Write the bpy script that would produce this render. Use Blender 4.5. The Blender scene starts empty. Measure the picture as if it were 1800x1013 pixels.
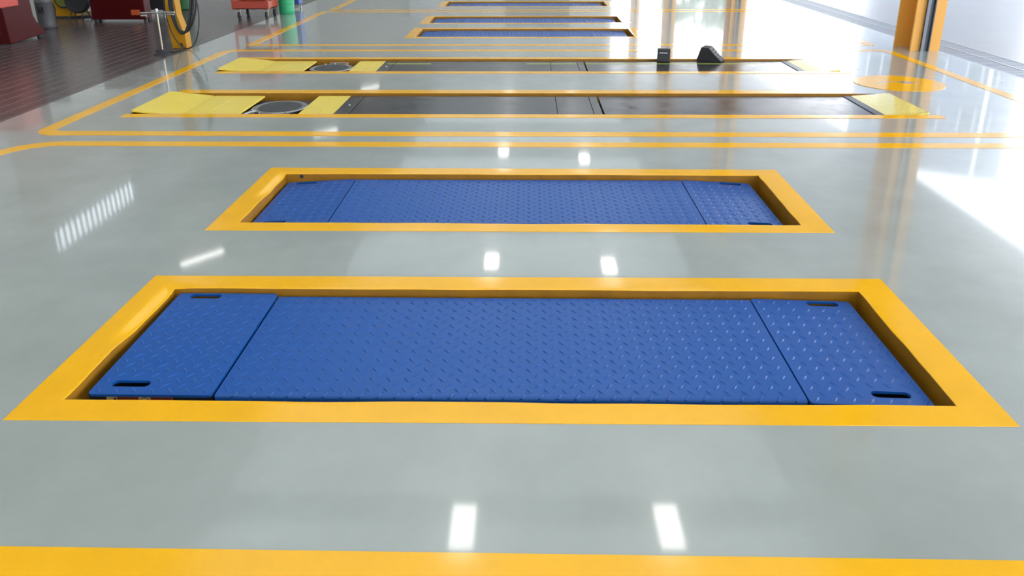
import bpy, bmesh, math, random
from mathutils import Matrix, Vector
random.seed(7)
K = 1.35                      # plan units -> metres (camera height 1.62 m)
SC = bpy.context.scene
COL = SC.collection
R = math.radians
PI = math.pi

# ------------------------------------------------------------------ camera
cam_d = bpy.data.cameras.new('camera')
cam_d.sensor_width = 36.0
cam_d.lens = 1319.94 / 1800 * 36.0
cam_d.shift_y = -(506.5 - 301.0) / 1800.0
cam_d.clip_start = 0.05
cam_d.clip_end = 500
cam = bpy.data.objects.new('camera', cam_d)
COL.objects.link(cam)
CX = Vector((0.99976483, 0.02134566, -0.0038285))
CU = Vector((-0.0031884, 0.31930245, 0.9476475))
CF = Vector((-0.02145061, 0.94741243, -0.31929542))
M = Matrix((( CX.x, CU.x, -CF.x, 0), (CX.y, CU.y, -CF.y, 0), (CX.z, CU.z, -CF.z, 1.2 * K), (0, 0, 0, 1)))
cam.matrix_world = M
SC.camera = cam

# ------------------------------------------------------------------ world, exposure
W = bpy.data.worlds.new('overcast_sky')
SC.world = W
W.use_nodes = True
nt = W.node_tree
nt.nodes.clear()
wo = nt.nodes.new('ShaderNodeOutputWorld')
bg = nt.nodes.new('ShaderNodeBackground')
tc = nt.nodes.new('ShaderNodeTexCoord')
sx = nt.nodes.new('ShaderNodeSeparateXYZ')
rmp = nt.nodes.new('ShaderNodeValToRGB')
rmp.color_ramp.elements[0].position = 0.0
rmp.color_ramp.elements[0].color = (0.93, 0.96, 1.0, 1)
rmp.color_ramp.elements[1].position = 0.8
rmp.color_ramp.elements[1].color = (0.80, 0.88, 1.0, 1)
nt.links.new(tc.outputs['Generated'], sx.inputs[0])
nt.links.new(sx.outputs['Z'], rmp.inputs[0])
nt.links.new(rmp.outputs[0], bg.inputs[0])
bg.inputs[1].default_value = 3.6
nt.links.new(bg.outputs[0], wo.inputs[0])
SC.view_settings.view_transform = 'Standard'
SC.view_settings.look = 'None'
SC.view_settings.gamma = 1.0
SC.view_settings.use_curve_mapping = False
SC.view_settings.exposure = 0.55
LAMP_W = 11.0                 # watts per ceiling fixture
TUBE_E = 3.0                 # emission of a fixture's diffuser

# ------------------------------------------------------------------ materials
def mat(name, col, rough=0.5, metal=0.0, spec=0.5, emit=None, estr=0.0, noise=0.0, nscale=8.0,
        bump=0.0, bscale=40.0, bmap=None, coat=0.0, rvar=0.0, col2=None):
    m = bpy.data.materials.new(name)
    m.use_nodes = True
    n = m.node_tree
    b = n.nodes['Principled BSDF']
    b.inputs['Base Color'].default_value = (*col, 1)
    b.inputs['Roughness'].default_value = rough
    b.inputs['Metallic'].default_value = metal
    b.inputs['Specular IOR Level'].default_value = spec
    b.inputs['Coat Weight'].default_value = coat
    b.inputs['Coat Roughness'].default_value = 0.05
    if emit:
        b.inputs['Emission Color'].default_value = (*emit, 1)
        b.inputs['Emission Strength'].default_value = estr
    t = n.nodes.new('ShaderNodeTexCoord')
    if noise or rvar:
        x = n.nodes.new('ShaderNodeTexNoise')
        x.inputs['Scale'].default_value = nscale
        x.inputs['Detail'].default_value = 6
        x.inputs['Roughness'].default_value = 0.6
        n.links.new(t.outputs['Object'], x.inputs['Vector'])
        if noise:
            mx = n.nodes.new('ShaderNodeMix')
            mx.data_type = 'RGBA'
            c2 = col2 or tuple(c * (1 - noise) for c in col)
            mx.inputs[6].default_value = (*c2, 1)
            mx.inputs[7].default_value = (*[min(1, c * (1 + noise * .5)) for c in col], 1)
            mr = n.nodes.new('ShaderNodeMapRange')
            mr.inputs[1].default_value = 0.3
            mr.inputs[2].default_value = 0.7
            n.links.new(x.outputs['Fac'], mr.inputs[0])
            n.links.new(mr.outputs[0], mx.inputs[0])
            n.links.new(mx.outputs[2], b.inputs['Base Color'])
        if rvar:
            m2 = n.nodes.new('ShaderNodeMapRange')
            m2.inputs[1].default_value = 0.3
            m2.inputs[2].default_value = 0.7
            m2.inputs[3].default_value = max(0.02, rough - rvar)
            m2.inputs[4].default_value = rough + rvar
            n.links.new(x.outputs['Fac'], m2.inputs[0])
            n.links.new(m2.outputs[0], b.inputs['Roughness'])
    if bump:
        x = n.nodes.new('ShaderNodeTexNoise')
        x.inputs['Scale'].default_value = bscale
        x.inputs['Detail'].default_value = 2
        mp = n.nodes.new('ShaderNodeMapping')
        if bmap:
            mp.inputs['Scale'].default_value = bmap
        n.links.new(t.outputs['Object'], mp.inputs[0])
        n.links.new(mp.outputs[0], x.inputs['Vector'])
        bp = n.nodes.new('ShaderNodeBump')
        bp.inputs['Strength'].default_value = 1.0
        bp.inputs['Distance'].default_value = bump
        n.links.new(x.outputs['Fac'], bp.inputs['Height'])
        n.links.new(bp.outputs[0], b.inputs['Normal'])
    return m

def tile_mat():
    m = mat('brown_glazed_tile', (0.06, 0.04, 0.04), 0.25, spec=0.4)
    n = m.node_tree
    b = n.nodes['Principled BSDF']
    t = n.nodes.new('ShaderNodeTexCoord')
    mp = n.nodes.new('ShaderNodeMapping')
    mp.inputs['Rotation'].default_value = (0, 0, PI / 2)
    br = n.nodes.new('ShaderNodeTexBrick')
    br.inputs['Scale'].default_value = 1.0
    br.inputs['Brick Width'].default_value = 0.64
    br.inputs['Row Height'].default_value = 0.16
    br.inputs['Mortar Size'].default_value = 0.016
    br.inputs['Mortar Smooth'].default_value = 0.3
    br.inputs['Color1'].default_value = (0.085, 0.066, 0.062, 1)
    br.inputs['Color2'].default_value = (0.06, 0.047, 0.046, 1)
    br.inputs['Mortar'].default_value = (0.13, 0.11, 0.105, 1)
    n.links.new(t.outputs['Object'], mp.inputs[0])
    n.links.new(mp.outputs[0], br.inputs['Vector'])
    n.links.new(br.outputs['Color'], b.inputs['Base Color'])
    bp = n.nodes.new('ShaderNodeBump')
    bp.inputs['Distance'].default_value = 0.004
    bp.invert = True
    n.links.new(br.outputs['Fac'], bp.inputs['Height'])
    n.links.new(bp.outputs[0], b.inputs['Normal'])
    return m

def bright_ceil_mat():  # ceiling lets sky light through, added to brighten the hall and floor reflections
    m = bpy.data.materials.new('added_translucent_ceiling')
    m.use_nodes = True
    n = m.node_tree
    n.nodes.clear()
    o = n.nodes.new('ShaderNodeOutputMaterial')
    a = n.nodes.new('ShaderNodeBsdfDiffuse')
    a.inputs[0].default_value = (0.8, 0.81, 0.8, 1)
    b = n.nodes.new('ShaderNodeBsdfTranslucent')
    b.inputs[0].default_value = (0.9, 0.93, 0.92, 1)
    x = n.nodes.new('ShaderNodeMixShader')
    x.inputs[0].default_value = 0.20
    n.links.new(a.outputs[0], x.inputs[1])
    n.links.new(b.outputs[0], x.inputs[2])
    n.links.new(x.outputs[0], o.inputs[0])
    return m

MT = {
 'bright_ceil': bright_ceil_mat(),
 'epoxy': mat('grey_epoxy', (0.342, 0.372, 0.338), 0.24, noise=0.10, nscale=2.2, bump=0.0005, bscale=1.0, bmap=(0.7, 4.5, 1), rvar=0.03, spec=0.5, coat=0.75),
 'yellow': mat('yellow_floor_paint', (0.92, 0.46, 0.004), 0.13, noise=0.06, nscale=5, bump=0.0006, bscale=1.6, bmap=(1, 3, 1), spec=0.5),
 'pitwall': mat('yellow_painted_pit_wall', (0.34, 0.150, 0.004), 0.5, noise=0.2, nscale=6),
 'pitfloor': mat('dark_pit_concrete', (0.06, 0.05, 0.045), 0.8),
 'blue': mat('blue_tread_paint', (0.004, 0.078, 0.32), 0.34, bump=0.0002, bscale=90, spec=0.42),
 'slot': mat('dark_steel_frame', (0.02, 0.02, 0.03), 0.5),
 'black': mat('black_runway_steel', (0.045, 0.042, 0.042), 0.2, noise=0.25, nscale=5, rvar=0.06, bump=0.0006, bscale=3, spec=0.6),
 'ryellow': mat('lemon_yellow_steel', (0.86, 0.66, 0.09), 0.28, noise=0.04, nscale=4),
 'rampyellow': mat('pale_yellow_tread', (0.82, 0.70, 0.16), 0.15, coat=0.6),
 'lime': mat('lime_green', (0.50, 0.62, 0.05), 0.4),
 'chrome': mat('bright_steel', (0.5, 0.5, 0.5), 0.25, metal=0.9),
 'brass': mat('zinc_plate', (0.36, 0.33, 0.27), 0.25, metal=0.9),
 'darkdisc': mat('knurled_dark_steel', (0.05, 0.055, 0.055), 0.55, noise=0.5, nscale=120),
 'rubber': mat('black_rubber', (0.018, 0.019, 0.022), 0.55),
 'orange': mat('orange_column_paint', (0.84, 0.41, 0.075), 0.4),
 'rail': mat('dark_grey_rail', (0.055, 0.065, 0.09), 0.35),
 'railedge': mat('grey_rail_edge', (0.22, 0.24, 0.28), 0.4),
 'red': mat('dark_red_machine', (0.062, 0.003, 0.004), 0.35, spec=0.2),
 'redlt': mat('bright_red_panel', (0.55, 0.07, 0.05), 0.35),
 'redcart': mat('red_cart_paint', (0.42, 0.055, 0.03), 0.35),
 'decal': mat('orange_decal', (0.5, 0.09, 0.02), 0.5),
 'drum': mat('grey_drum', (0.10, 0.10, 0.105), 0.4),
 'ink': mat('black_lettering', (0.012, 0.012, 0.016), 0.5),
 'white': mat('white_lettering', (0.85, 0.87, 0.9), 0.5),
 'myellow': mat('amber_machine_paint', (0.50, 0.235, 0.006), 0.4, spec=0.2),
 'olive': mat('olive_plastic', (0.16, 0.19, 0.02), 0.4),
 'cream': mat('cream_board', (0.55, 0.40, 0.20), 0.6),
 'green': mat('green_plastic', (0.02, 0.36, 0.15), 0.35),
 'dgreen': mat('dark_green_plastic', (0.02, 0.12, 0.04), 0.4),
 'bluebin': mat('blue_plastic', (0.035, 0.08, 0.30), 0.4),
 'tile': tile_mat(),
 'pave': mat('pale_wet_concrete', (0.235, 0.24, 0.255), 0.3, noise=0.12, nscale=0.7, bump=0.003, bscale=2, bmap=(1, 3, 1)),
 'grate': mat('galvanised_grate', (0.27, 0.30, 0.35), 0.4),
 'grated': mat('grate_slot', (0.09, 0.10, 0.12), 0.6),
 'ceil': mat('white_ceiling_sheet', (0.86, 0.87, 0.86), 0.7),
 'canopy': mat('grey_canopy_sheet', (0.75, 0.76, 0.78), 0.7),
 'wall': mat('pale_wall_paint', (0.66, 0.66, 0.63), 0.7, noise=0.05, nscale=0.6),
 'beige': mat('beige_panel', (0.48, 0.40, 0.33), 0.6),
 'steel': mat('grey_roof_steel', (0.25, 0.27, 0.28), 0.5),
 'lamp': mat('lamp_diffuser', (0.9, 0.9, 0.9), 0.5, emit=(1.0, 0.98, 0.92), estr=TUBE_E),
 'housing': mat('lamp_housing', (0.6, 0.6, 0.6), 0.5),
 'facade': mat('blue_grey_facade', (0.21, 0.235, 0.29), 0.8, noise=0.06, nscale=0.2),
 'fwin': mat('facade_window_glass', (0.10, 0.13, 0.16), 0.15),
 'fframe': mat('facade_window_frame', (0.42, 0.44, 0.46), 0.6),
 'leaf': mat('tree_leaves', (0.07, 0.13, 0.04), 0.7, noise=0.4, nscale=2),
 'bark': mat('tree_bark', (0.09, 0.07, 0.05), 0.9),
 'glass': mat('frosted_window_pane', (0.6, 0.65, 0.7), 0.2, emit=(0.85, 0.92, 1.0), estr=3.4),
 'stkcream': mat('sticker_cream', (0.75, 0.55, 0.24), 0.5),
 'stkred': mat('sticker_orange_red', (0.42, 0.07, 0.01), 0.5),
}

# ------------------------------------------------------------------ mesh helpers
def obj(name, bm, m, parent=None, smooth=False):
    bmesh.ops.recalc_face_normals(bm, faces=bm.faces)
    me = bpy.data.meshes.new(name)
    bm.to_mesh(me)
    bm.free()
    for mm in (m if isinstance(m, (list, tuple)) else [m]):
        me.materials.append(MT[mm])
    if smooth:
        for p in me.polygons:
            p.use_smooth = True
    o = bpy.data.objects.new(name, me)
    COL.objects.link(o)
    o.parent = parent
    return o

def tag(o, label=None, cat=None, group=None, kind=None):
    if label: o['label'] = label
    if cat: o['category'] = cat
    if group: o['group'] = group
    if kind: o['kind'] = kind
    return o

def thing(name, label, cat, loc=(0, 0, 0), rz=0.0, group=None):
    o = bpy.data.objects.new(name, None)
    o.empty_display_size = 0.1
    COL.objects.link(o)
    o.location = loc
    o.rotation_euler = (0, 0, rz)
    return tag(o, label, cat, group)

def box(bm, x0, x1, y0, y1, z0, z1, mi=0):
    v = [bm.verts.new(p) for p in ((x0,y0,z0),(x1,y0,z0),(x1,y1,z0),(x0,y1,z0),(x0,y0,z1),(x1,y0,z1),(x1,y1,z1),(x0,y1,z1))]
    for f in ((0,3,2,1),(4,5,6,7),(0,1,5,4),(1,2,6,5),(2,3,7,6),(3,0,4,7)):
        bm.faces.new([v[i] for i in f]).material_index = mi
    return v

def nb(*b):
    bm = bmesh.new()
    for a in b:
        box(bm, *a)
    return bm

def bev(bm, w, seg=2):
    bmesh.ops.bevel(bm, geom=bm.edges[:], offset=w, segments=seg, affect='EDGES', profile=0.5)
    return bm

def prism(bm, pts, axis, a, b, mi=0):
    """extrude a 2-D polygon along axis ('x','y','z') from a to b"""
    def P(p, t):
        return {'x': (t, p[0], p[1]), 'y': (p[0], t, p[1]), 'z': (p[0], p[1], t)}[axis]
    lo = [bm.verts.new(P(p, a)) for p in pts]
    hi = [bm.verts.new(P(p, b)) for p in pts]
    n = len(pts)
    bm.faces.new(lo).material_index = mi
    bm.faces.new(hi[::-1]).material_index = mi
    for i in range(n):
        bm.faces.new((lo[i], lo[(i+1) % n], hi[(i+1) % n], hi[i])).material_index = mi

def plate(bm, outer, holes, z0, z1):
    """flat plate with holes; outline and holes are 2-D loops"""
    edges = []
    loops = []
    for lp in [outer] + holes:
        vs = [bm.verts.new((x, y, z1)) for x, y in lp]
        loops.append(vs)
        for i in range(len(vs)):
            edges.append(bm.edges.new((vs[i], vs[(i+1) % len(vs)])))
    bmesh.ops.triangle_fill(bm, use_beauty=True, use_dissolve=False, edges=edges)
    top = list(bm.faces)
    if z0 < z1:
        low = {}
        for lp in loops:
            lw = [bm.verts.new((v.co.x, v.co.y, z0)) for v in lp]
            for a, c in zip(lp, lw):
                low[a] = c
            for i in range(len(lp)):
                j = (i+1) % len(lp)
                bm.faces.new((lp[i], lp[j], lw[j], lw[i]))
        for f in top:
            if all(v in low for v in f.verts):
                bm.faces.new([low[v] for v in f.verts][::-1])

def rrect(x0, x1, y0, y1, r, n=5):
    r = max(r, 0.0001)
    pts = []
    for cx, cy, a in ((x1-r, y0+r, -90), (x1-r, y1-r, 0), (x0+r, y1-r, 90), (x0+r, y0+r, 180)):
        for i in range(n + 1):
            t = R(a + 90 * i / n)
            pts.append((cx + r*math.cos(t), cy + r*math.sin(t)))
    return pts

def tube(bm, pts, r, n=8, closed=False):
    pts = [Vector(p) for p in pts]
    rings = []
    N = len(pts)
    up = Vector((0, 0, 1))
    for i, p in enumerate(pts):
        if closed:
            d = pts[(i+1) % N] - pts[i-1]
        else:
            d = pts[min(i+1, N-1)] - pts[max(i-1, 0)]
        d.normalize()
        s = d.cross(up)
        if s.length < 0.05:
            s = d.cross(Vector((0, 1, 0)))
        s.normalize()
        u = s.cross(d)
        rings.append([bm.verts.new(p + r*(math.cos(2*PI*k/n)*s + math.sin(2*PI*k/n)*u)) for k in range(n)])
    for i in range(N if closed else N - 1):
        a, b = rings[i], rings[(i+1) % N]
        for k in range(n):
            bm.faces.new((a[k], a[(k+1) % n], b[(k+1) % n], b[k]))
    if not closed:
        bm.faces.new(rings[0][::-1])
        bm.faces.new(rings[-1])

def lathe(bm, prof, n=32, c=(0, 0, 0)):
    rings = []
    for r, z in prof:
        rings.append([bm.verts.new((c[0] + max(r, 1e-4)*math.cos(2*PI*k/n), c[1] + max(r, 1e-4)*math.sin(2*PI*k/n), c[2] + z)) for k in range(n)])
    for a, b in zip(rings, rings[1:]):
        for k in range(n):
            bm.faces.new((a[k], a[(k+1) % n], b[(k+1) % n], b[k]))
    bm.faces.new(rings[0][::-1])
    bm.faces.new(rings[-1])

def struct(name, bm, m):
    return tag(obj(name, bm, m), kind='structure')

# ------------------------------------------------------------------ the setting
PITS = [(1.580, 2.388), (2.792, 3.598), (7.965, 8.745), (9.100, 9.880), (10.92, 11.70)]
PX0, PX1 = -1.320, 1.236
BW = 0.088
ALIGN = [(4.700, 5.318), (6.135, 6.712)]
AX0, AX1 = -2.60, 2.50

bm = bmesh.new()
holes = [[(PX0+.055, a+.045), (PX1-.055, a+.045), (PX1-.055, b-.045), (PX0+.055, b-.045)] for a, b in PITS]
holes += [[(AX0, a), (AX1, a), (AX1, b), (AX0, b)] for a, b in ALIGN]
plate(bm, [(-3.305, -3), (3.84, -3), (3.84, 34), (-3.305, 34)], holes, 0, 0)
struct('floor', bm, 'epoxy')
bm = bmesh.new()
plate(bm, [(-9.5, -3), (-3.305, -3), (-3.305, 34), (-9.5, 34)], [], 0, 0)
struct('floor_2', bm, 'tile')
bm = bmesh.new()
plate(bm, [(4.27, -25), (160, -25), (160, 160), (4.27, 160)], [], -0.004, -0.004)
struct('floor_3', bm, 'pave')
# drain channel along the threshold
bm = nb((3.84, 4.27, -3, 34, -0.05, -0.014))
t = thing('drain_channel', 'long slotted blue-grey metal drain grate between glossy floor and pale outdoor concrete', 'drain', (4.05, 6, 0))
o = obj('channel_tray', bm, 'grated', t); o.location = (-4.05, -6, 0)
bm = bmesh.new()
y = 2.0
while y < 24:
    box(bm, 3.875, 4.235, y, y+0.028, -0.02, -0.001)
    y += 0.046
for xx in (3.845, 4.05, 4.235):
    box(bm, xx, xx+0.03, 2.0, 24, -0.022, 0.0005)
o = obj('grate', bm, 'grate', t); o.location = (-4.05, -6, 0)

bm = bmesh.new()
plate(bm, [(-4.2, -6), (3.7, -6), (3.7, 34), (-4.2, 34)], [], 6.5, 6.5)
struct('ceiling', bm, 'bright_ceil')
struct('ceiling_2', nb((-9.7, -4.2, -6.2, 34.2, 6.5, 6.65)), 'ceil')
struct('wall_left', nb((-9.7, -9.5, -6, 34, 0, 4.72), (-9.7, -9.5, -6, 34, 5.25, 6.5), (-9.7, -9.5, -6, 13.7, 4.72, 5.25), (-9.7, -9.5, 16.9, 34, 4.72, 5.25)), 'wall')
struct('wall_back', nb((-9.5, 3.7, 34, 34.2, 0, 6.5)), 'wall')
struct('wall_near', nb((-9.5, 3.95, -6.2, -6, 0, 6.5)), 'wall')
struct('trim_1', nb((3.70, 3.95, -6, 34, 5.0, 6.5)), 'steel')
struct('ceiling_canopy', nb((3.95, 9.7, -6, 34, 5.0, 5.12)), 'canopy')
bm = bmesh.new()
y = -5.0
while y < 34:
    box(bm, -9.5, 3.7, y, y+0.16, 6.15, 6.5)
    y += 3.25
struct('ceiling_beams', bm, 'steel')
# high window of vertical louvres in the left wall
wn = struct('window_1', nb((-9.62, -9.60, 13.7, 16.9, 4.72, 5.25)), 'glass')
bm = bmesh.new()
for i in range(17):
    yy = 13.7 + i * 0.2
    box(bm, -9.585, -9.56, yy - 0.035, yy + 0.035, 4.70, 5.27)
box(bm, -9.59, -9.49, 13.67, 16.93, 4.68, 4.74)
box(bm, -9.59, -9.49, 13.67, 16.93, 5.23, 5.29)
obj('window_frame', bm, 'steel', wn)
struct('trim_2', nb((-9.5, -9.46, 13.0, 17.5, 2.6, 4.5)), 'beige')
struct('trim_3', nb((-5.3, -3.9, 33.9, 34, 0, 3.0)), 'canopy')
struct('door_1', nb((-1.0, 1.8, 33.92, 34, 0, 3.4)), 'steel')

# ------------------------------------------------------------------ ceiling lamps
def lamp(x, y, z, rz, label, group, w=0.15, L=0.36):
    t = thing('ceiling_lamp', label, 'ceiling lamp', (x, y, z), rz, group)
    obj('housing', nb((-w-.02, w+.02, -L-.04, L+.04, 0.02, 0.09)), 'housing', t)
    obj('diffuser', nb((-w, w, -L, L, 0.0, 0.02)), 'lamp', t)
    for yy in (-L*.7, L*.7):
        bm = bmesh.new()
        tube(bm, [(0, yy, 0.09), (0, yy, 6.5 - z)], 0.008, 6)
        obj('hanger', bm, 'housing', t)
    ld = bpy.data.lights.new('lamp_light', 'AREA')
    ld.shape = 'RECTANGLE'
    ld.size = 2 * w * K
    ld.size_y = 2 * L * K
    ld.energy = LAMP_W * w * L / 0.054
    ld.color = (1.0, 0.97, 0.92)
    lo = bpy.data.objects.new('lamp_light', ld)
    COL.objects.link(lo)
    lo.parent = t
    lo.location = (0, 0, -0.01)
    return t
for i, (x, y) in enumerate([(-0.80, 7.45), (1.77, 7.50), (-0.80, 15.1), (1.77, 14.9), (-0.80, 23.4), (1.77, 22.6), (-0.8, 31), (1.77, 30.5)]):
    side = 'left' if x < 0 else 'right'
    wh = ['mirrored in the floor at the bottom', 'mirrored between the two nearest lifts', 'mirrored beyond the second lift', 'farthest of its row'][i // 2]
    lamp(x, y, 6.0, 0, 'white hanging lamp, %s centre row, %s' % (side, wh), 'ceiling lamps above the lifts')
for i, (x, y) in enumerate([(-7.3, 15.2), (-7.2, 25.6), (-7.1, 33.0), (-7.3, 5.0)]):
    wh = ['mirrored left of the gap between the nearest lifts', 'mirrored beside the left end of the black runways', 'mirrored near the far small lifts', 'nearest the camera, outside the frame'][i]
    lamp(x, y, 6.0, R(-40), 'slanted white lamp over the tiles, ' + wh, 'ceiling lamps over the tiled side', 0.06, 0.5)

# ------------------------------------------------------------------ painted lines
def line_ring(name, label, x0, x1, y0, y1, w, r, group=None):
    bm = bmesh.new()
    plate(bm, rrect(x0, x1, y0, y1, r, 8), [rrect(x0+w, x1-w, y0+w, y1-w, max(r-w*.8, .01), 8)], 0.0002, 0.0016)
    return tag(obj(name, bm, 'yellow'), label, 'floor marking', group)
line_ring('floor_marking', 'yellow bay outline around the two nearest blue lifts, crossing the bottom of the photo', -2.935, 3.43, 1.083, 4.068, 0.090, 0.30)
line_ring('floor_marking', 'rounded yellow bay outline around the two long black runways', -2.945, 3.43, 4.192, 7.225, 0.092, 0.14)
line_ring('floor_marking', 'yellow bay outline around the two small blue lifts behind the black runways', -2.84, 3.43, 7.465, 10.36, 0.092, 0.05)
line_ring('floor_marking', 'yellow bay outline around the farthest blue lift at the top edge', -2.77, 3.43, 10.50, 13.4, 0.092, 0.05)
t = thing('floor_marking', 'round yellow painted badge with grey mark, on floor in front of the orange column', 'floor marking', (2.81, 5.68, 0))
bm = bmesh.new()
circ = [(0.325*math.cos(2*PI*i/48), 0.29*math.sin(2*PI*i/48)) for i in range(48)]
plate(bm, circ, [], 0.0002, 0.003)
obj('disc', bm, 'yellow', t)
bm = bmesh.new()
mk = [(-0.16, -0.02), (-0.10, 0.035), (-0.02, 0.05), (0.05, 0.03), (0.09, -0.005)]
for a, b in zip(mk, mk[1:]):
    prism(bm, [(a[0], a[1]-.012), (b[0], b[1]-.012), (b[0], b[1]+.012), (a[0], a[1]+.012)], 'z', 0.003, 0.0042)
plate(bm, [(0.07+0.055*math.cos(2*PI*i/20), 0.02+0.05*math.sin(2*PI*i/20)) for i in range(20)], [], 0.003, 0.0045)
obj('painted_mark', bm, 'epoxy', t)

# ------------------------------------------------------------------ pits with painted borders
def pit(y0, y1, label, seed, hole_x, OQ=None, IQ=None):
    rnd = random.Random(seed)
    t = thing('pit_border', label, 'pit border', ((PX0+PX1)/2, (y0+y1)/2, 0))
    cx, cy = t.location.x, t.location.y
    hx, hy = (PX1-PX0)/2, (y1-y0)/2
    ix, iy = hx - 0.106, hy - BW
    # perimeter samples of the inner and outer loop
    NX, NY = 40, 24
    def loop(ax, ay):
        p = [(-ax + 2*ax*i/NX, -ay) for i in range(NX)]
        p += [(ax, -ay + 2*ay*i/NY) for i in range(NY)]
        p += [(ax - 2*ax*i/NX, ay) for i in range(NX)]
        p += [(-ax, ay - 2*ay*i/NY) for i in range(NY)]
        return p
    outer, inner = loop(hx, hy), loop(ix, iy)
    def warp(lp, ax, ay, Q):          # hand-painted border: its corners are not perfectly square
        out = []
        for x, y in lp:
            u, v = (x + ax)/(2*ax), (y + ay)/(2*ay)
            out.append(tuple((Q[0][i]*(1-u) + Q[1][i]*u)*(1-v) + (Q[3][i]*(1-u) + Q[2][i]*u)*v - (cx, cy)[i] for i in (0, 1)))
        return out
    if OQ:
        outer, inner = warp(outer, hx, hy, OQ), warp(inner, ix, iy, IQ)
    n = len(outer)
    ph = [rnd.uniform(0, 6.28) for _ in range(6)]
    def wob(i, k):
        s = 2*PI*i/n
        return math.sin(7*s+ph[0]) * .5 + math.sin(13*s+ph[1]) * .3 + math.sin(23*s+ph[2+k]) * .2
    bm = bmesh.new()
    prof = [(0.0, 0.0003), (0.006, 0.0014), (0.35, 0.0016), (0.55, 0.0016), (0.61, 0.0016), (0.67, 0.0016), (0.73, 0.0016), (0.79, 0.0016), (0.85, 0.0016), (0.91, 0.0015), (0.95, 0.0014), (0.985, 0.0012), (1.0, -0.0003)]
    rings = []
    for f, z0 in prof:
        rg = []
        for i in range(n):
            z = z0
            a, b = Vector(outer[i]), Vector(inner[i])
            corner = i in (0, NX, NX+NY, 2*NX+NY)
            w = 0 if corner else wob(i, 1)
            d = (b - a).normalized()
            p = a + (b - a)*f + d * (0.0032 * w * f)
            left = max(0.0, -a.x/hx - 0.93) / 0.07
            if IQ and a.x < -hx + .04 and abs(b.x + ix) < .03:
                v = (b.y + iy) / (2*iy)          # rounded shoulder on the left strip, shaped to catch a highlight
                k = max(0.0, min(1.0, (v - .38)/.2)) * max(0.0, min(1.0, (1.02 - v)/.1))
                q = max(0.0, (f - .55) / .45)
                z -= 0.0095 * k * (3*q*q - 2*q*q*q)
            zz = z + (0.0006 * wob(i, 2) * (f > .3) if f < .99 else 0)
            rg.append(bm.verts.new((p.x, p.y, zz)))
        rings.append(rg)
    for a, b in zip(rings, rings[1:]):
        for i in range(n):
            j = (i+1) % n
            bm.faces.new((a[i], a[j], b[j], b[i]))
    lip = [tuple(v.co) for v in rings[-1]]
    bo = obj('painted_band', bm, 'yellow', t, True)
    bo.data.set_sharp_from_angle(angle=R(14))
    bm = bmesh.new()
    up = [bm.verts.new(p) for p in lip]
    dn = [bm.verts.new((p[0], p[1], -0.30)) for p in lip]
    for i in range(n):
        j = (i+1) % n
        bm.faces.new((up[i], up[j], dn[j], dn[i]))
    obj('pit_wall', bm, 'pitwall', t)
    obj('pit_base', nb((-ix, ix, -iy, iy, -0.31, -0.30)), 'pitfloor', t)
    if hole_x:
        bm = bmesh.new()
        bmesh.ops.create_cone(bm, cap_ends=True, segments=16, radius1=0.009, radius2=0.009, depth=0.01,
                              matrix=Matrix.Translation((hole_x - cx, iy - 0.003, -0.012)) @ Matrix.Rotation(PI/2, 4, 'X'))
        obj('pipe_hole', bm, 'slot', t)
pit(*PITS[0], 'wide yellow painted border of the nearest lift pit', 3, -1.125, [(-1.328, 1.572), (1.221, 1.587), (1.232, 2.392), (-1.322, 2.383)], [(-1.223, 1.660), (1.109, 1.669), (1.117, 2.297), (-1.212, 2.289)])
pit(*PITS[1], 'yellow painted border of the second nearest lift pit', 5, -1.125, [(-1.316, 2.792), (1.230, 2.796), (1.238, 3.592), (-1.308, 3.603)], [(-1.205, 2.880), (1.121, 2.876), (1.127, 3.503), (-1.203, 3.508)])
pit(*PITS[2], 'small yellow pit border just behind the black runways', 9, None)
pit(*PITS[3], 'thin yellow pit border, middle of the three far ones', 11, None)
pit(*PITS[4], 'thin yellow pit border at the top edge of the photo', 13, None)

# ------------------------------------------------------------------ blue scissor lifts
PITCH = 0.0488
def lug(bm, x, y, z, ang, L=0.031, w=0.0078, hgt=0.0023):
    c, s = math.cos(ang), math.sin(ang)
    def P(u, v, zz):
        return bm.verts.new((x + u*c - v*s, y + u*s + v*c, z + zz))
    base = [P(-L/2, 0, 0), P(-L*.25, -w*.42, 0), (P(0, -w/2, 0)), P(L*.25, -w*.42, 0), P(L/2, 0, 0), P(L*.25, w*.42, 0), P(0, w/2, 0), P(-L*.25, w*.42, 0)]
    top = [P(-L*.28, 0, hgt*.8), P(0, -w*.16, hgt), P(L*.28, 0, hgt*.8), P(0, w*.16, hgt)]
    F = bm.faces.new
    F((base[0], base[1], top[0])); F((base[1], base[2], top[1], top[0])); F((base[2], base[3], top[2], top[1]))
    F((base[3], base[4], top[2])); F((base[4], base[5], top[2])); F((base[5], base[6], top[3], top[2]))
    F((base[6], base[7], top[0], top[3])); F((base[7], base[0], top[0])); F(top[::1])

def lugs(bm, x0, x1, y0, y1, z, skip=(), flip=False, ox=0.0):
    j = 0
    y = y0
    while y < y1:
        i = 0
        x = x0 + (PITCH/2 if j % 2 else 0) + ox
        while x < x1:
            if not any(a-.012 < x < b+.012 and c-.012 < y < d+.012 for a, b, c, d in skip) and x > x0 - 1e-6:
                up = (j % 2 == 1)
                if flip: up = not up
                lug(bm, x, y, z, R(50) if up else R(-52))
            x += PITCH
        j += 1
        y = y0 + j * PITCH/2

DX0, DX1 = -0.847, 0.746      # deck extent (plan units)
DY = 0.284                    # half depth
def slot(cx, cy):
    return rrect(cx-.053, cx+.053, cy-.0145, cy+.0145, .0140, 5)

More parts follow.
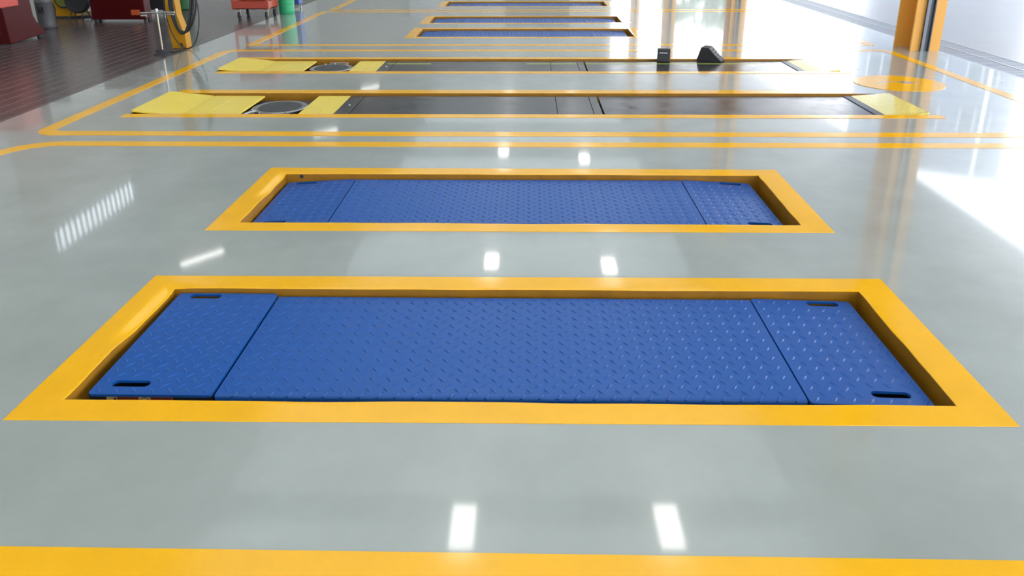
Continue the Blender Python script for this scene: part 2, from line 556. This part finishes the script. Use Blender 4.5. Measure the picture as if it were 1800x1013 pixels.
def make_lift():
    cy0 = PITS[0][0] + 0.416
    t = thing('scissor_lift', 'blue tread-plate scissor lift lying in the nearest yellow pit', 'vehicle lift', (0, cy0, 0))
    # deck with a rounded front and back edge
    bm = bmesh.new()
    r = 0.011
    prof = [(-DY, -0.060), (-DY, -r)]
    for i in range(1, 5):
        a = R(180 - 90*i/4)
        prof.append((-DY + r + r*math.cos(a), -r + r*math.sin(a)))
    prof += [(-p[0], p[1]) for p in prof[::-1]]
    prism(bm, prof, 'x', DX0, DX1)
    lugs(bm, DX0+.022, DX1-.014, -DY+.032, DY-.012, 0)
    x = DX0 + .04
    while x < DX1 - .02:       # pattern folded over the front edge
        path = [(x-.002, -DY, -.034), (x+.006, -DY, -.016), (x+.010, -DY+.0032, -.0032), (x+.016, -DY+.011, 0), (x+.024, -DY+.022, 0)]
        nrm = [(0, -1, 0), (0, -1, 0), (0, -.7, .7), (0, 0, 1), (0, 0, 1)]
        wd = [.002, .0042, .0048, .0042, .0006]
        rows = []
        for p, q, w in zip(path, nrm, wd):
            rows.append([bm.verts.new((p[0] + dx*w, p[1] + q[1]*hh, p[2] + q[2]*hh)) for dx, hh in ((-1, -.0005), (-.45, .0024), (.45, .0024), (1, -.0005))])
        for ra, rb in zip(rows, rows[1:]):
            for i in range(3):
                bm.faces.new((ra[i], ra[i+1], rb[i+1], rb[i]))
        x += PITCH
    dk = obj('deck', bm, 'blue', t)
    dk.location = (0, 0, -0.020)
    # end flaps, hinged on the deck; origin at the hinge
    for sgn, x0, x1, xs in ((-1, -1.189, DX0-.005, -1.093), (1, DX1+.005, 1.080, 0.984)):
        hx = DX0-.004 if sgn < 0 else DX1+.004
        bm = bmesh.new()
        ys = (-0.242, 0.262)
        plate(bm, rrect(x0-hx, x1-hx, -DY-.008, DY, 0.012, 4), [slot(xs-hx, yy) for yy in ys], -0.008, 0)
        lugs(bm, x0-hx+.022, x1-hx-.014, -DY+.010, DY-.012, 0, [(xs-hx-.053, xs-hx+.053, yy-.014, yy+.014) for yy in ys], flip=(sgn > 0))
        f = obj('ramp_flap', bm, 'blue', t)
        f.location = (hx, 0, -0.020)
    # frame under the flaps and scissor gear
    bm = bmesh.new()
    box(bm, -1.190, DX0-.01, -DY+.012, DY-.012, -0.085, -0.042)
    box(bm, DX1+.01, 1.06, -DY+.012, DY-.012, -0.10, -0.062)
    box(bm, DX0+.02, DX1-.02, -DY+.02, DY-.02, -0.12, -0.085)
    box(bm, -1.05, 0.95, -0.2, -0.15, -0.30, -0.12)
    box(bm, -1.05, 0.95, 0.15, 0.2, -0.30, -0.12)
    obj('underframe', bm, 'slot', t)
    return t

def copy_tree(o, parent=None):
    c = o.copy()
    COL.objects.link(c)
    c.parent = parent
    for ch in list(o.children):
        copy_tree(ch, c)
    return c

lift = make_lift()
labels = ['blue scissor lift with drooping end flaps in the second nearest yellow pit',
          'small blue scissor lift just behind the black runways',
          'small blue scissor lift, middle of the three far ones',
          'small blue scissor lift at the top edge, farthest of all']
lifts = [lift]
for lb, (a, b), tilt in zip(labels, PITS[1:], ((0.062, 0.050), (0.02, 0.02), (0.02, 0.02), (0.02, 0.02))):
    c = copy_tree(lift)
    c.location.y = a + 0.416 - (0.006 if b - a < 0.8 else 0)
    if b - a < 0.8:
        c.scale = (1.0, 0.965, 1.0)
    c['label'] = lb
    for ch in c.children:
        if ch.name.startswith('ramp_flap'):
            ch.rotation_euler.y = -tilt[0] if ch.location.x < 0 else tilt[1]
    lifts.append(c)
for o in lifts:
    o['group'] = 'blue scissor lifts in the floor pits'
for ch in lift.children:
    if ch.name.startswith('ramp_flap'):
        if ch.location.x < 0:
            ch.location.z = -0.0135
        else:
            ch.rotation_euler.y = 0.028
# warning sticker on the frame under the near left flap
uf = [c for c in lift.children if c.name.startswith('underframe')][0]
bm = bmesh.new()
yf = -DY - .0005
def stk(x0, x1, z0, z1, mi, dy=0.0):
    box(bm, x0, x1, yf - dy - .0012, yf - dy + .012, z0, z1, mi)
stk(-1.142, -1.113, -0.046, -0.0262, 0); stk(-1.113, -1.053, -0.046, -0.0262, 1)
stk(-1.053, -1.022, -0.046, -0.0262, 0); stk(-1.022, -0.962, -0.046, -0.0262, 1)
stk(-1.122, -1.115, -0.044, -0.0290, 2, .0006)
for i in range(9):
    stk(-1.109 + i*.006, -1.106 + i*.006, -0.033, -0.0285, 2, .0006)
    stk(-1.017 + i*.006, -1.014 + i*.006, -0.033, -0.0285, 2, .0006)
tube(bm, [(-1.0375 + .011*math.cos(2*PI*i/20), yf - .0016, -.0385 + .011*math.sin(2*PI*i/20)) for i in range(20)], .0010, 5, True)
for f in bm.faces[-100:]:
    f.material_index = 2
o = obj('warning_sticker', bm, ['stkcream', 'stkred', 'ink'], uf)
o['label'] = 'cream and orange-red warning sticker'
bm = nb((-1.192, DX0-.006, -DY+.004, -DY+.014, -0.10, -0.0225))
obj('front_skirt', bm, 'slot', lift)

# ------------------------------------------------------------------ alignment runways
def align(y0, y1, fw, bw, tag_lbl, first):
    t = thing('pit_border', tag_lbl, 'pit border', (0, (y0+y1)/2, 0))
    AX1 = 2.50
    h = (y1-y0)/2
    bm = nb((AX0-.02 if first else AX0+.02, 2.62, -h-fw, -h, 0.0002, 0.0022), (AX0+.03, AX1-.16, h, h+bw, 0.0002, 0.0022))
    obj('painted_band', bm, 'yellow', t)
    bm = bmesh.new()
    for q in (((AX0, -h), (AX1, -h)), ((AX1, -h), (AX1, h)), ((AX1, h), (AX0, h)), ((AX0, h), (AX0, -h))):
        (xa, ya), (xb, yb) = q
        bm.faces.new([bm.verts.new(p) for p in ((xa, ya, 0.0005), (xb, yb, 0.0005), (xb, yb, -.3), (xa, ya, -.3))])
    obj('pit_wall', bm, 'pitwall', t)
    obj('pit_base', nb((AX0, AX1, -h, h, -0.31, -0.30)), 'pitfloor', t)

align(4.700, 5.318, 0.080, 0.105, 'thin yellow edging of the nearer long black runway pit', True)
align(6.135, 6.712, 0.080, 0.095, 'thin yellow edging of the farther long black runway pit', False)

def runway(y0, y1, label, near):
    cy = (y0+y1)/2
    h = (y1-y0)/2
    t = thing('alignment_runway', label, 'vehicle lift', (0, cy, 0), group='long black alignment runways')
    a, b = -h + 0.014, h - 0.030
    z = -0.012
    def pl(name, x0, x1, m, z1=z, th=0.012, bvl=0.0015, par=t):
        bm = nb((x0, x1, a, b, z1-th, z1))
        bev(bm, bvl, 1)
        return obj(name, bm, m, par)
    # left raised yellow ramp flap (hinge at x=-2.27)
    bm = bmesh.new()
    plate(bm, rrect(-0.325, 0.0, a, b, 0.018, 4), [], -0.010, 0)
    f = obj('ramp_flap', bm, 'ryellow', t)
    f.location = (-2.27, 0, z)
    f.rotation_euler.y = 0.105
    pl('cover_plate', -2.268, -2.112, 'ryellow')
    pl('cover_plate', -2.110, -1.905, 'ryellow')
    pl('cover_plate', -1.512, -1.386, 'ryellow')
    pl('cover_plate', -1.384, -1.282, 'ryellow')
    pl('deck_plate', -1.280, -1.182, 'black')
    pl('deck_plate', -1.176, 0.190, 'black')
    pl('deck_plate', 0.193, 0.428, 'black')
    pl('deck_plate', 0.431, 0.486, 'black')
    d = pl('deck_plate', 0.498, 2.235, 'black')
    obj('end_bar', nb((2.238, 2.292, a-.004, b, z-.02, z+.004)), 'rail', t)
    # right tread ramp
    bm = bmesh.new()
    plate(bm, rrect(0, 0.27, a, b, 0.012, 4), [], -0.010, 0)
    yy = a + .03
    k = 0
    while yy < b-.01:
        xx = .02 + (.012 if k % 2 else 0)
        while xx < .26:
            lug(bm, xx, yy, 0, R(50) if k % 2 else R(-50), L=.014, w=.005, hgt=.0012)
            xx += .024
        k += 1
        yy += .012 * 1.2
    f = obj('ramp_flap', bm, 'rampyellow', t)
    f.location = (2.293, 0, z+.004)
    f.rotation_euler.y = -0.075
    # dark edge strip along the front
    obj('side_rail', nb((-1.28, 2.55, a-.008, a-.002, -0.10, z-.001), (-2.55, -1.28, a+.002, a+.008, -0.10, -0.03)), 'slot', t)
    obj('edge_trim', nb((0.50, 2.235, a-.001, a+.006, z-.002, z+.0012)), 'chrome', t)
    obj('underframe', nb((-2.5, 2.5, a+.02, b-.02, -0.30, -0.058)), 'slot', t)
    # bolt on the first black plate
    bm = bmesh.new()
    lathe(bm, [(0.008, 0), (0.008, .004), (0.005, .006)], 12, (-1.23, 0.0, z))
    obj('bolt', bm, 'chrome', t)
    obj('recess_plate', nb((-1.93, -1.49, a, b, -0.060, -0.050)), 'rail', t)
    # turntable
    tt = thing('turntable', ('round dark turntable with bright ring in the nearer runway, left end' if near else 'round dark turntable with bright ring in the farther runway, left end'),
               'turntable', (-1.705, cy - 0.012 + (0.0 if near else 0.0), -0.050), group='turntables in the runways')
    R0 = 0.182
    bm = bmesh.new()
    lathe(bm, [(R0, 0.0), (R0, 0.010), (R0-.006, .013)], 48)
    obj('lower_ring', bm, 'slot', tt)
    bm = bmesh.new()
    lathe(bm, [(R0-.006, 0.013), (R0+.003, .018), (R0+.003, .026), (R0-.004, .029), (R0-.030, .029), (R0-.036, .026)], 48)
    obj('outer_ring', bm, 'chrome', tt, False)
    bm = bmesh.new()
    lathe(bm, [(R0-.037, 0.013), (R0-.037, .030), (R0-.040, .031)], 48)
    obj('disc', bm, 'darkdisc', tt)
    bm = bmesh.new()
    s = -1 if near else 1
    for ang in ((-150, -118, -62) if near else (60, 95, 120)):
        u = Vector((math.cos(R(ang)), math.sin(R(ang)), 0))
        lathe(bm, [(.009, .004), (.009, .030), (.006, .034)], 10, (u.x*(R0+.006), u.y*(R0+.006), 0))
    ring = [(R0+.018)*Vector((math.cos(R(q)), math.sin(R(q)), 0)) for q in (range(-160, -50, 8) if near else range(50, 130, 8))]
    tube(bm, [(p.x, p.y, .016) for p in ring], .005, 6)
    if near:
        tube(bm, [(-0.215, -0.235, .01), (-0.16, -0.175, .028), (-0.12, -0.14, .030)], .009, 8)
        box(bm, -0.235, -0.12, -0.262, -0.245, 0, .014)
        box(bm, 0.07, 0.16, -0.262, -0.245, 0, .012)
    else:
        tube(bm, [(-.06, R0+.01, .02), (-.06, R0+.035, .03), (.10, R0+.035, .03), (.10, R0, .02)], .005, 6)
    obj('clamp', bm, 'chrome', tt)
    return t
runway(4.700, 5.318, 'long black alignment runway nearer the camera, yellow plates at both ends', True)
r2 = runway(6.135, 6.712, 'long black alignment runway behind, with lime strip and wheel chocks', False)
for x0, x1 in ((-1.24, -0.86), (-0.02, 0.19), (0.20, 0.42), (0.5, 2.0)):  # lime green strips lying flat on the deck
    tp = obj('lime_strip', nb((x0, x1, 0.118, 0.136, -0.012, -0.0112)), 'lime', r2)
    tp['label'] = 'thin lime green strip'

# ------------------------------------------------------------------ wheel chocks
CH = [(-.09, 0), (.105, 0), (.112, .010), (.094, .020), (.090, .026), (.074, .036), (.070, .043), (.054, .054), (.050, .062), (.034, .074), (.030, .083), (.014, .094), (.002, .112), (-.062, .114), (-.092, .016)]
def chock(x, y, rz, label, writing, sc=1.0):
    t = thing('wheel_chock', label, 'wheel chock', (x, y, -0.011), rz, 'black wheel chocks')
    bm = bmesh.new()
    prism(bm, CH, 'x', -.056, .056)
    bev(bm, .0025, 1)
    obj('body', bm, 'rubber', t)
    if writing:
        bm = bmesh.new()
        for i in range(9):
            w = (.0055, .004, .006, .0045, .005, .0055, .004, .006, .005)[i]
            x0 = -.036 + i*.0078
            box(bm, x0, x0+w, -.0865, -.0835, .080, .087)
        o = obj('lettering', bm, 'white', t)
        o.rotation_euler.x = -0.0
        o.location.y = 0.0025
        o['label'] = 'small white line of lettering'
    t.scale = (sc, sc, sc)
    return t
chock(1.203, 6.690, R(-10), 'black wheel chock seen from behind with white lettering, left of the two', True)
chock(1.615, 6.700, R(-118), 'black stepped rubber wheel chock turned sideways, right of the two', False, 1.08)

# ------------------------------------------------------------------ orange columns by the opening
def column(x, y, label):
    t = thing('steel_column', label, 'column', (x, y, 0), group='orange steel columns along the opening')
    H = 5.0
    obj('rear_flange', nb((-.150, .150, .255, .280, 0, H)), 'orange', t)
    obj('web', nb((.02, .05, .02, .255, 0, H)), 'orange', t)
    obj('front_flange', nb((-.120, .150, 0.0, .022, 0, H)), 'orange', t)
    bm = nb((-.036, -.026, -.030, 0, 0.0, H), (.030, .040, -.030, 0, 0.0, H), (-.026, .030, -.010, 0, 0.0, H))
    obj('guide_rail', bm, 'rail', t)
    obj('rail_lip', nb((-.040, -.012, -.034, -.030, 0.0, H)), 'railedge', t)
    return t
column(3.716, 7.150, 'orange steel column with dark guide rail at the upper right')
for i in range(1, 4):
    column(3.716, 7.150 + 6.5*i, 'orange steel column farther along the opening, mirrored in the floor')
column(3.716, 0.65, 'orange steel column beside the nearest lifts, beyond the right edge')

# ------------------------------------------------------------------ workshop side (upper left)
# T-shaped stand
t = thing('tee_stand', 'chrome T-shaped stand on black cone foot beside the yellow hose post', 'stand', (-3.425, 6.95, 0))
bm = bmesh.new()
lathe(bm, [(.085, 0), (.082, .006), (.030, .030), (.016, .044), (.012, .05)], 8)
obj('foot', bm, 'rubber', t)
bm = bmesh.new()
tube(bm, [(0, 0, .04), (0, 0, .42)], .0095, 12)
obj('pole', bm, 'brass', t)
bm = bmesh.new()
tube(bm, [(-.150, 0, .385), (.165, 0, .392)], .009, 12)
tube(bm, [(-.140, -.02, .362), (-.09, -.02, .364)], .010, 12)
tube(bm, [(.10, -.02, .372), (.165, -.02, .374)], .007, 12)
tube(bm, [(0, 0, .40), (0, -.0, .425)], .014, 12)
obj('crossbar', bm, 'chrome', t)

# yellow hose post
t = thing('hose_post', 'slanting yellow post carrying coiled black air hoses', 'hose post', (-3.42, 7.31, 0))
bm = bmesh.new()
prism(bm, [(-.075, 0), (.065, 0), (.062, .14), (.035, .22), (.005, .32), (-.002, .9), (-.085, .9), (-.095, .30), (-.092, .16)], 'y', 0, .12)
bev(bm, .004, 1)
obj('post', bm, 'myellow', t)
bm = bmesh.new()
prism(bm, [(.0, .03), (.070, .02), (.066, .15), (.03, .20)], 'y', -.012, 0)
obj('front_plate', bm, 'myellow', t)
def oval(cx, cz, rx, rz, y, tilt=0, n=40):
    return [(cx + rx*math.cos(2*PI*i/n)*math.cos(tilt) - rz*math.sin(2*PI*i/n)*math.sin(tilt), y + .012*math.sin(4*PI*i/n), cz + rx*math.cos(2*PI*i/n)*math.sin(tilt) + rz*math.sin(2*PI*i/n)*math.cos(tilt)) for i in range(n)]
h = thing('air_hose', 'large thin loop of black air hose hanging on the yellow post', 'hose', (-3.39, 7.26, 0), group='black hoses on the yellow post')
bm = bmesh.new()
tube(bm, oval(.068, .36, .160, .352, -.02), .0055, 8, True)
obj('hose_loop', bm, 'rubber', h)
h = thing('air_hose', 'thick bundle of coiled black air hose hanging on the yellow post', 'hose', (-3.39, 7.26, 0), group='black hoses on the yellow post')
for k, (cx, cz, rx, rz_, yy) in enumerate(((.085, .50, .105, .345, -.04), (.092, .50, .118, .335, -.055), (.10, .52, .09, .36, -.065), (.105, .50, .128, .33, -.045))):
    bm = bmesh.new()
    tube(bm, oval(cx, cz, rx, rz_, yy, -.10), .010, 8, True)
    obj('hose_loop', bm, 'rubber', h)
bm = bmesh.new()
tube(bm, [(-3.50, 6.97, .03), (-3.46, 7.0, .022), (-3.38, 7.05, .012), (-3.34, 7.14, .012), (-3.37, 7.26, .03), (-3.40, 7.295, .05)], .009, 8)
tag(obj('air_hose', bm, 'rubber'), 'short black hose end lying between the chrome stand and the yellow post', 'hose')

# red machine, far left
t = thing('workshop_machine', 'tapered dark red steel machine at the far left edge', 'machine', (-5.25, 7.53, 0))
bm = bmesh.new()
prism(bm, [(0, .004), (.59, .035), (.59, .065), (.46, .17), (.42, .24), (.40, .90), (.02, .90), (-.03, .40)], 'x', -.75, 0)
bev(bm, .006, 1)
obj('body', bm, 'red', t)
bm = nb((-.60, .012, -.055, .22, .37, .90))
bev(bm, .006, 1)
o = obj('control_panel', bm, 'redlt', t); o['label'] = 'brighter red upper panel'
for x, y in ((-.05, .02), (-.7, .02), (-.05, .54), (-.7, .54)):
    bm = bmesh.new()
    lathe(bm, [(.022, 0), (.022, .04)], 10, (x, y, 0))
    obj('foot', bm, 'rubber', t)
obj('front_grille', nb((-.55, -.08, -.012, .02, .10, .16)), 'ink', t)

# grey drum with the letter
t = thing('oil_drum', 'grey drum with a black letter M behind the red machine', 'drum', (-5.625, 8.75, 0))
t.scale = (.82, .82, 1)
bm = bmesh.new()
lathe(bm, [(.100, 0), (.108, .01), (.110, .05), (.112, .30), (.116, .305), (.112, .31), (.112, .60), (.116, .605), (.112, .61), (.112, .88)], 48)
obj('body', bm, 'drum', t, True)
bm = bmesh.new()
lathe(bm, [(.116, 0), (.116, .012)], 32)
obj('base_rim', bm, 'ink', t)
bm = bmesh.new()
def on_drum(u, zz, out):       # wrap the letter round the drum
    an = u / .112 - R(14)
    rr = .1125 + out
    return (rr*math.sin(an), -rr*math.cos(an), .172 + zz)
def stroke(pa, pb, w):         # slanted bar of the letter, cut into short pieces that follow the curve
    for k in range(6):
        ua, ub = k/6, (k+1)/6
        q = []
        for f, sgn in ((ua, -1), (ua, 1), (ub, 1), (ub, -1)):
            x = pa[0] + (pb[0]-pa[0])*f + sgn*w/2
            z = pa[1] + (pb[1]-pa[1])*f
            q.append((x, z))
        lo = [bm.verts.new(on_drum(x, z, 0.0)) for x, z in q]
        hi = [bm.verts.new(on_drum(x, z, .0025)) for x, z in q]
        bm.faces.new(hi)
        for i in range(4):
            bm.faces.new((lo[i], lo[(i+1) % 4], hi[(i+1) % 4], hi[i]))
stroke((.010, 0), (.010, .082), .016)
stroke((.070, 0), (.070, .082), .016)
stroke((.013, .082), (.040, .012), .014)
stroke((.067, .082), (.040, .012), .014)
o = obj('lettering', bm, 'ink', t)
o['label'] = 'black letter M'

# yellow machine with hose
t = thing('yellow_machine', 'amber yellow machine with olive hose reel between grey drum and black wheel', 'machine', (-5.98, 9.72, 0))
bm = bmesh.new()
prism(bm, [(-.15, .0), (.14, .0), (.12, .5), (-.20, .5)], 'y', -.02, .2)
bev(bm, .005, 1)
obj('body', bm, 'myellow', t)
obj('base_rail', nb((-.17, .36, -.05, .22, 0, .022)), 'slot', t)
bm = bmesh.new()
bmesh.ops.create_cone(bm, cap_ends=True, segments=28, radius1=.095, radius2=.095, depth=.03, matrix=Matrix.Translation((.02, -.04, .24)) @ Matrix.Rotation(PI/2, 4, 'X'))
obj('reel', bm, 'olive', t)
bm = bmesh.new()
tube(bm, [(.02 + .102*math.cos(2*PI*i/30), -.05, .24 + .105*math.sin(2*PI*i/30)) for i in range(30)], .009, 8, True)
obj('reel_hose', bm, 'rubber', t)
bm = bmesh.new()
tube(bm, [(-6.10, 9.60, .34), (-6.07, 9.60, .24), (-6.02, 9.58, .13), (-5.99, 9.5, .02), (-5.97, 9.44, .008)], .010, 8)
tag(obj('air_hose', bm, 'rubber'), 'black hose drooping to the tiles in front of the yellow machine', 'hose')
t = thing('cardboard_scrap', 'pale cream board leaning low beside the yellow machine', 'board', (-5.70, 9.78, 0.0))
bm = bmesh.new()
prism(bm, [(-.12, 0), (.20, 0), (.17, .055), (.05, .075), (-.10, .09)], 'y', -.012, .01)
obj('board', bm, 'cream', t)

# black wheel on a small frame
t = thing('spare_wheel', 'black tyre on thin wire legs beside the dark red cabinet', 'wheel', (-5.67, 9.50, 0))
t.scale = (.82, .82, .82)
bm = bmesh.new()
prof = [(.10, -.05), (.165, -.055), (.182, -.035), (.185, 0), (.182, .035), (.165, .055), (.10, .05)]
Mx = Matrix.Translation((0, 0, .285)) @ Matrix.Rotation(PI/2, 4, 'X')
bm2 = bmesh.new()
lathe(bm2, prof, 36)
bmesh.ops.transform(bm2, matrix=Mx, verts=bm2.verts)
bm.free()
obj('tyre', bm2, 'rubber', t, False)
bm = bmesh.new()
for a, b in (((-.10, -.03, .12), (-.14, -.08, 0)), ((.06, -.03, .13), (.09, -.10, 0)), ((.12, .0, .17), (.14, .06, 0)), ((-.08, .03, .12), (-.12, .10, 0)), ((-.1, -.06, .06), (.16, -.04, .07))):
    tube(bm, [a, b], .008, 6)
obj('wire_stand', bm, 'rubber', t)
bm = nb((.12, .19, -.10, -.04, 0, .03))
obj('counterweight', bm, 'steel', t)

# dark red cabinet
t = thing('red_cabinet', 'wide dark red cabinet on small feet with orange decal', 'cabinet', (-5.065, 9.30, 0))
bm = nb((-.338, .338, 0, .16, .03, .85))
bev(bm, .006, 1)
obj('body', bm, 'red', t)
obj('decal', nb((.165, .275, -.004, 0.001, .085, .150)), 'decal', t)
for x in (-.31, .31):
    for y in (.03, .13):
        bm = bmesh.new()
        lathe(bm, [(.018, 0), (.018, .03)], 10, (x, y, 0))
        obj('foot', bm, 'rubber', t)

# black trolley and dark green bin
t = thing('black_trolley', 'small black trolley on chrome castors right of the dark red cabinet', 'trolley', (-4.93, 9.98, 0))
bm = nb((-.13, .13, 0, .25, .07, .75))
bev(bm, .012, 2)
obj('body', bm, 'rubber', t)
for x in (-.10, .10):
    for y in (.03, .22):
        bm = bmesh.new()
        bmesh.ops.create_cone(bm, cap_ends=True, segments=16, radius1=.028, radius2=.028, depth=.016, matrix=Matrix.Translation((x, y, .028)) @ Matrix.Rotation(PI/2, 4, 'Y'))
        box(bm, x-.012, x+.012, y-.008, y+.008, .028, .075)
        obj('castor', bm, 'chrome', t)
t = thing('waste_bin', 'dark green bin behind the black trolley', 'bin', (-4.83, 10.6, 0))
bm = bmesh.new()
lathe(bm, [(.085, 0), (.10, .02), (.125, .55), (.135, .56), (.135, .58)], 28)
obj('body', bm, 'dgreen', t)

# red tool cart
t = thing('tool_cart', 'red tool cart on swivel castors at the edge of the tiles', 'cart', (-3.525, 9.60, 0))
bm = nb((-.232, .232, 0, .36, .118, .128), (-.232, .232, 0, .008, .118, .215), (-.232, .232, .352, .36, .118, .215), (-.232, -.224, 0, .36, .118, .215), (.224, .232, 0, .36, .118, .215))
obj('bottom_tray', bm, 'redcart', t)
for x in (-.235, .205):
    for y in (-.002, .334):
        obj('corner_post', nb((x, x+.03, y, y+.03, .115, .80)), 'redcart', t)
for z in (.42, .72):
    bm = nb((-.232, .232, 0, .36, z, z+.01), (-.232, .232, 0, .008, z, z+.08), (-.232, .232, .352, .36, z, z+.08), (-.232, -.224, 0, .36, z, z+.08), (.224, .232, 0, .36, z, z+.08))
    obj('tray', bm, 'redcart', t)
for x in (-.155, .195):
    for y in (.02, .33):
        bm = bmesh.new()
        bmesh.ops.create_cone(bm, cap_ends=True, segments=20, radius1=.042, radius2=.042, depth=.022, matrix=Matrix.Translation((x, y, .042)) @ Matrix.Rotation(PI/2, 4, 'Y') @ Matrix.Rotation(0, 4, 'X'))
        w = obj('castor', bm, 'rubber', t)
        bm = nb((x-.018, x-.012, y-.012, y+.022, .035, .112), (x+.012, x+.018, y-.012, y+.022, .035, .112), (x-.026, x+.026, y-.02, y+.035, .106, .117))
        tube(bm, [(x-.02, y, .042), (x+.02, y, .042)], .014, 10)
        f = obj('castor_fork', bm, 'brass', w)
# green bucket and blue bin
t = thing('green_bucket', 'bright green plastic bucket beside the red tool cart', 'bucket', (-3.225, 10.12, 0))
bm = bmesh.new()
lathe(bm, [(.088, 0), (.095, .004), (.101, .04), (.101, .13), (.104, .135), (.108, .40), (.116, .405), (.116, .42), (.105, .42), (.092, .03), (.02, .03)], 36)
obj('body', bm, 'green', t)
t = thing('blue_bin', 'blue bin on small castors half hidden behind the green bucket', 'bin', (-3.31, 10.72, 0))
bm = nb((-.11, .075, 0, .2, .055, .55))
bev(bm, .012, 2)
obj('body', bm, 'bluebin', t)
for x in (-.09, .085):
    bm = bmesh.new()
    bmesh.ops.create_cone(bm, cap_ends=True, segments=16, radius1=.026, radius2=.026, depth=.016, matrix=Matrix.Translation((x, .03, .026)) @ Matrix.Rotation(PI/2, 4, 'Y'))
    box(bm, x-.010, x+.010, .02, .04, .026, .06)
    obj('castor', bm, 'chrome', t)

# ------------------------------------------------------------------ outside: building and trees mirrored in the floor
t = thing('office_building', 'blue-grey building with windows across the yard, mirrored in the glossy floor', 'building', (27.05, 50.1, 0), R(-33))
FB = 4.9                      # half length of the facade, which faces the workshop
obj('facade', nb((-FB, FB, 0, 8, 0, 15.5)), 'facade', t)
for zf in (1.2, 4.4, 7.6, 10.8):
    for k in range(3):
        xx = -FB + .7 + k*3.0
        w = obj('window', nb((xx, xx+1.9, -.12, 0.02, zf, zf+1.9)), 'fframe', t)
        obj('pane', nb((xx+.15, xx+.87, -.14, -.10, zf+.15, zf+1.75), (xx+1.03, xx+1.75, -.14, -.10, zf+.15, zf+1.75)), 'fwin', w)
for xx in (3.2, FB-.1):
    bm = bmesh.new()
    tube(bm, [(xx, -.25, 0), (xx, -.25, 15.5)], .11, 8)
    obj('downpipe', bm, 'white', t)
def tree(x, y, h, seed, which):
    rnd = random.Random(seed)
    t = thing('tree', which + ' leafy green tree beyond the yard, mirrored in the far floor', 'tree', (x, y, 0), group='trees beyond the yard')
    bm = bmesh.new()
    tube(bm, [(0, 0, 0), (.1, 0, h*.3), (0, .1, h*.6)], .18, 8)
    obj('trunk', bm, 'bark', t)
    bm = bmesh.new()
    for i in range(260):
        a, rr, z = rnd.uniform(0, 6.28), rnd.uniform(.2, 1)**.5 * h*.28, rnd.uniform(.35, 1) * h
        rr *= math.sin(min(1, (z/h - .25)/.75) * PI)**.5
        p = Vector((rr*math.cos(a), rr*math.sin(a), z))
        s = rnd.uniform(.2, .5)
        bmesh.ops.create_icosphere(bm, subdivisions=1, radius=s, matrix=Matrix.Translation(p) @ Matrix.Diagonal((1, 1, .5, 1)))
    obj('crown', bm, 'leaf', t)
tree(15.5, 66, 8, 1, 'middle')
tree(18.5, 72, 9, 2, 'tallest and rightmost')
tree(12.0, 62, 7, 4, 'smallest and leftmost')

# ------------------------------------------------------------------ plan units -> metres
done = set()
for o in SC.objects:
    if o.type == 'CAMERA':
        continue
    o.location = o.location * K
    if o.type == 'MESH' and o.data.name not in done:
        done.add(o.data.name)
        o.data.transform(Matrix.Scale(K, 4))
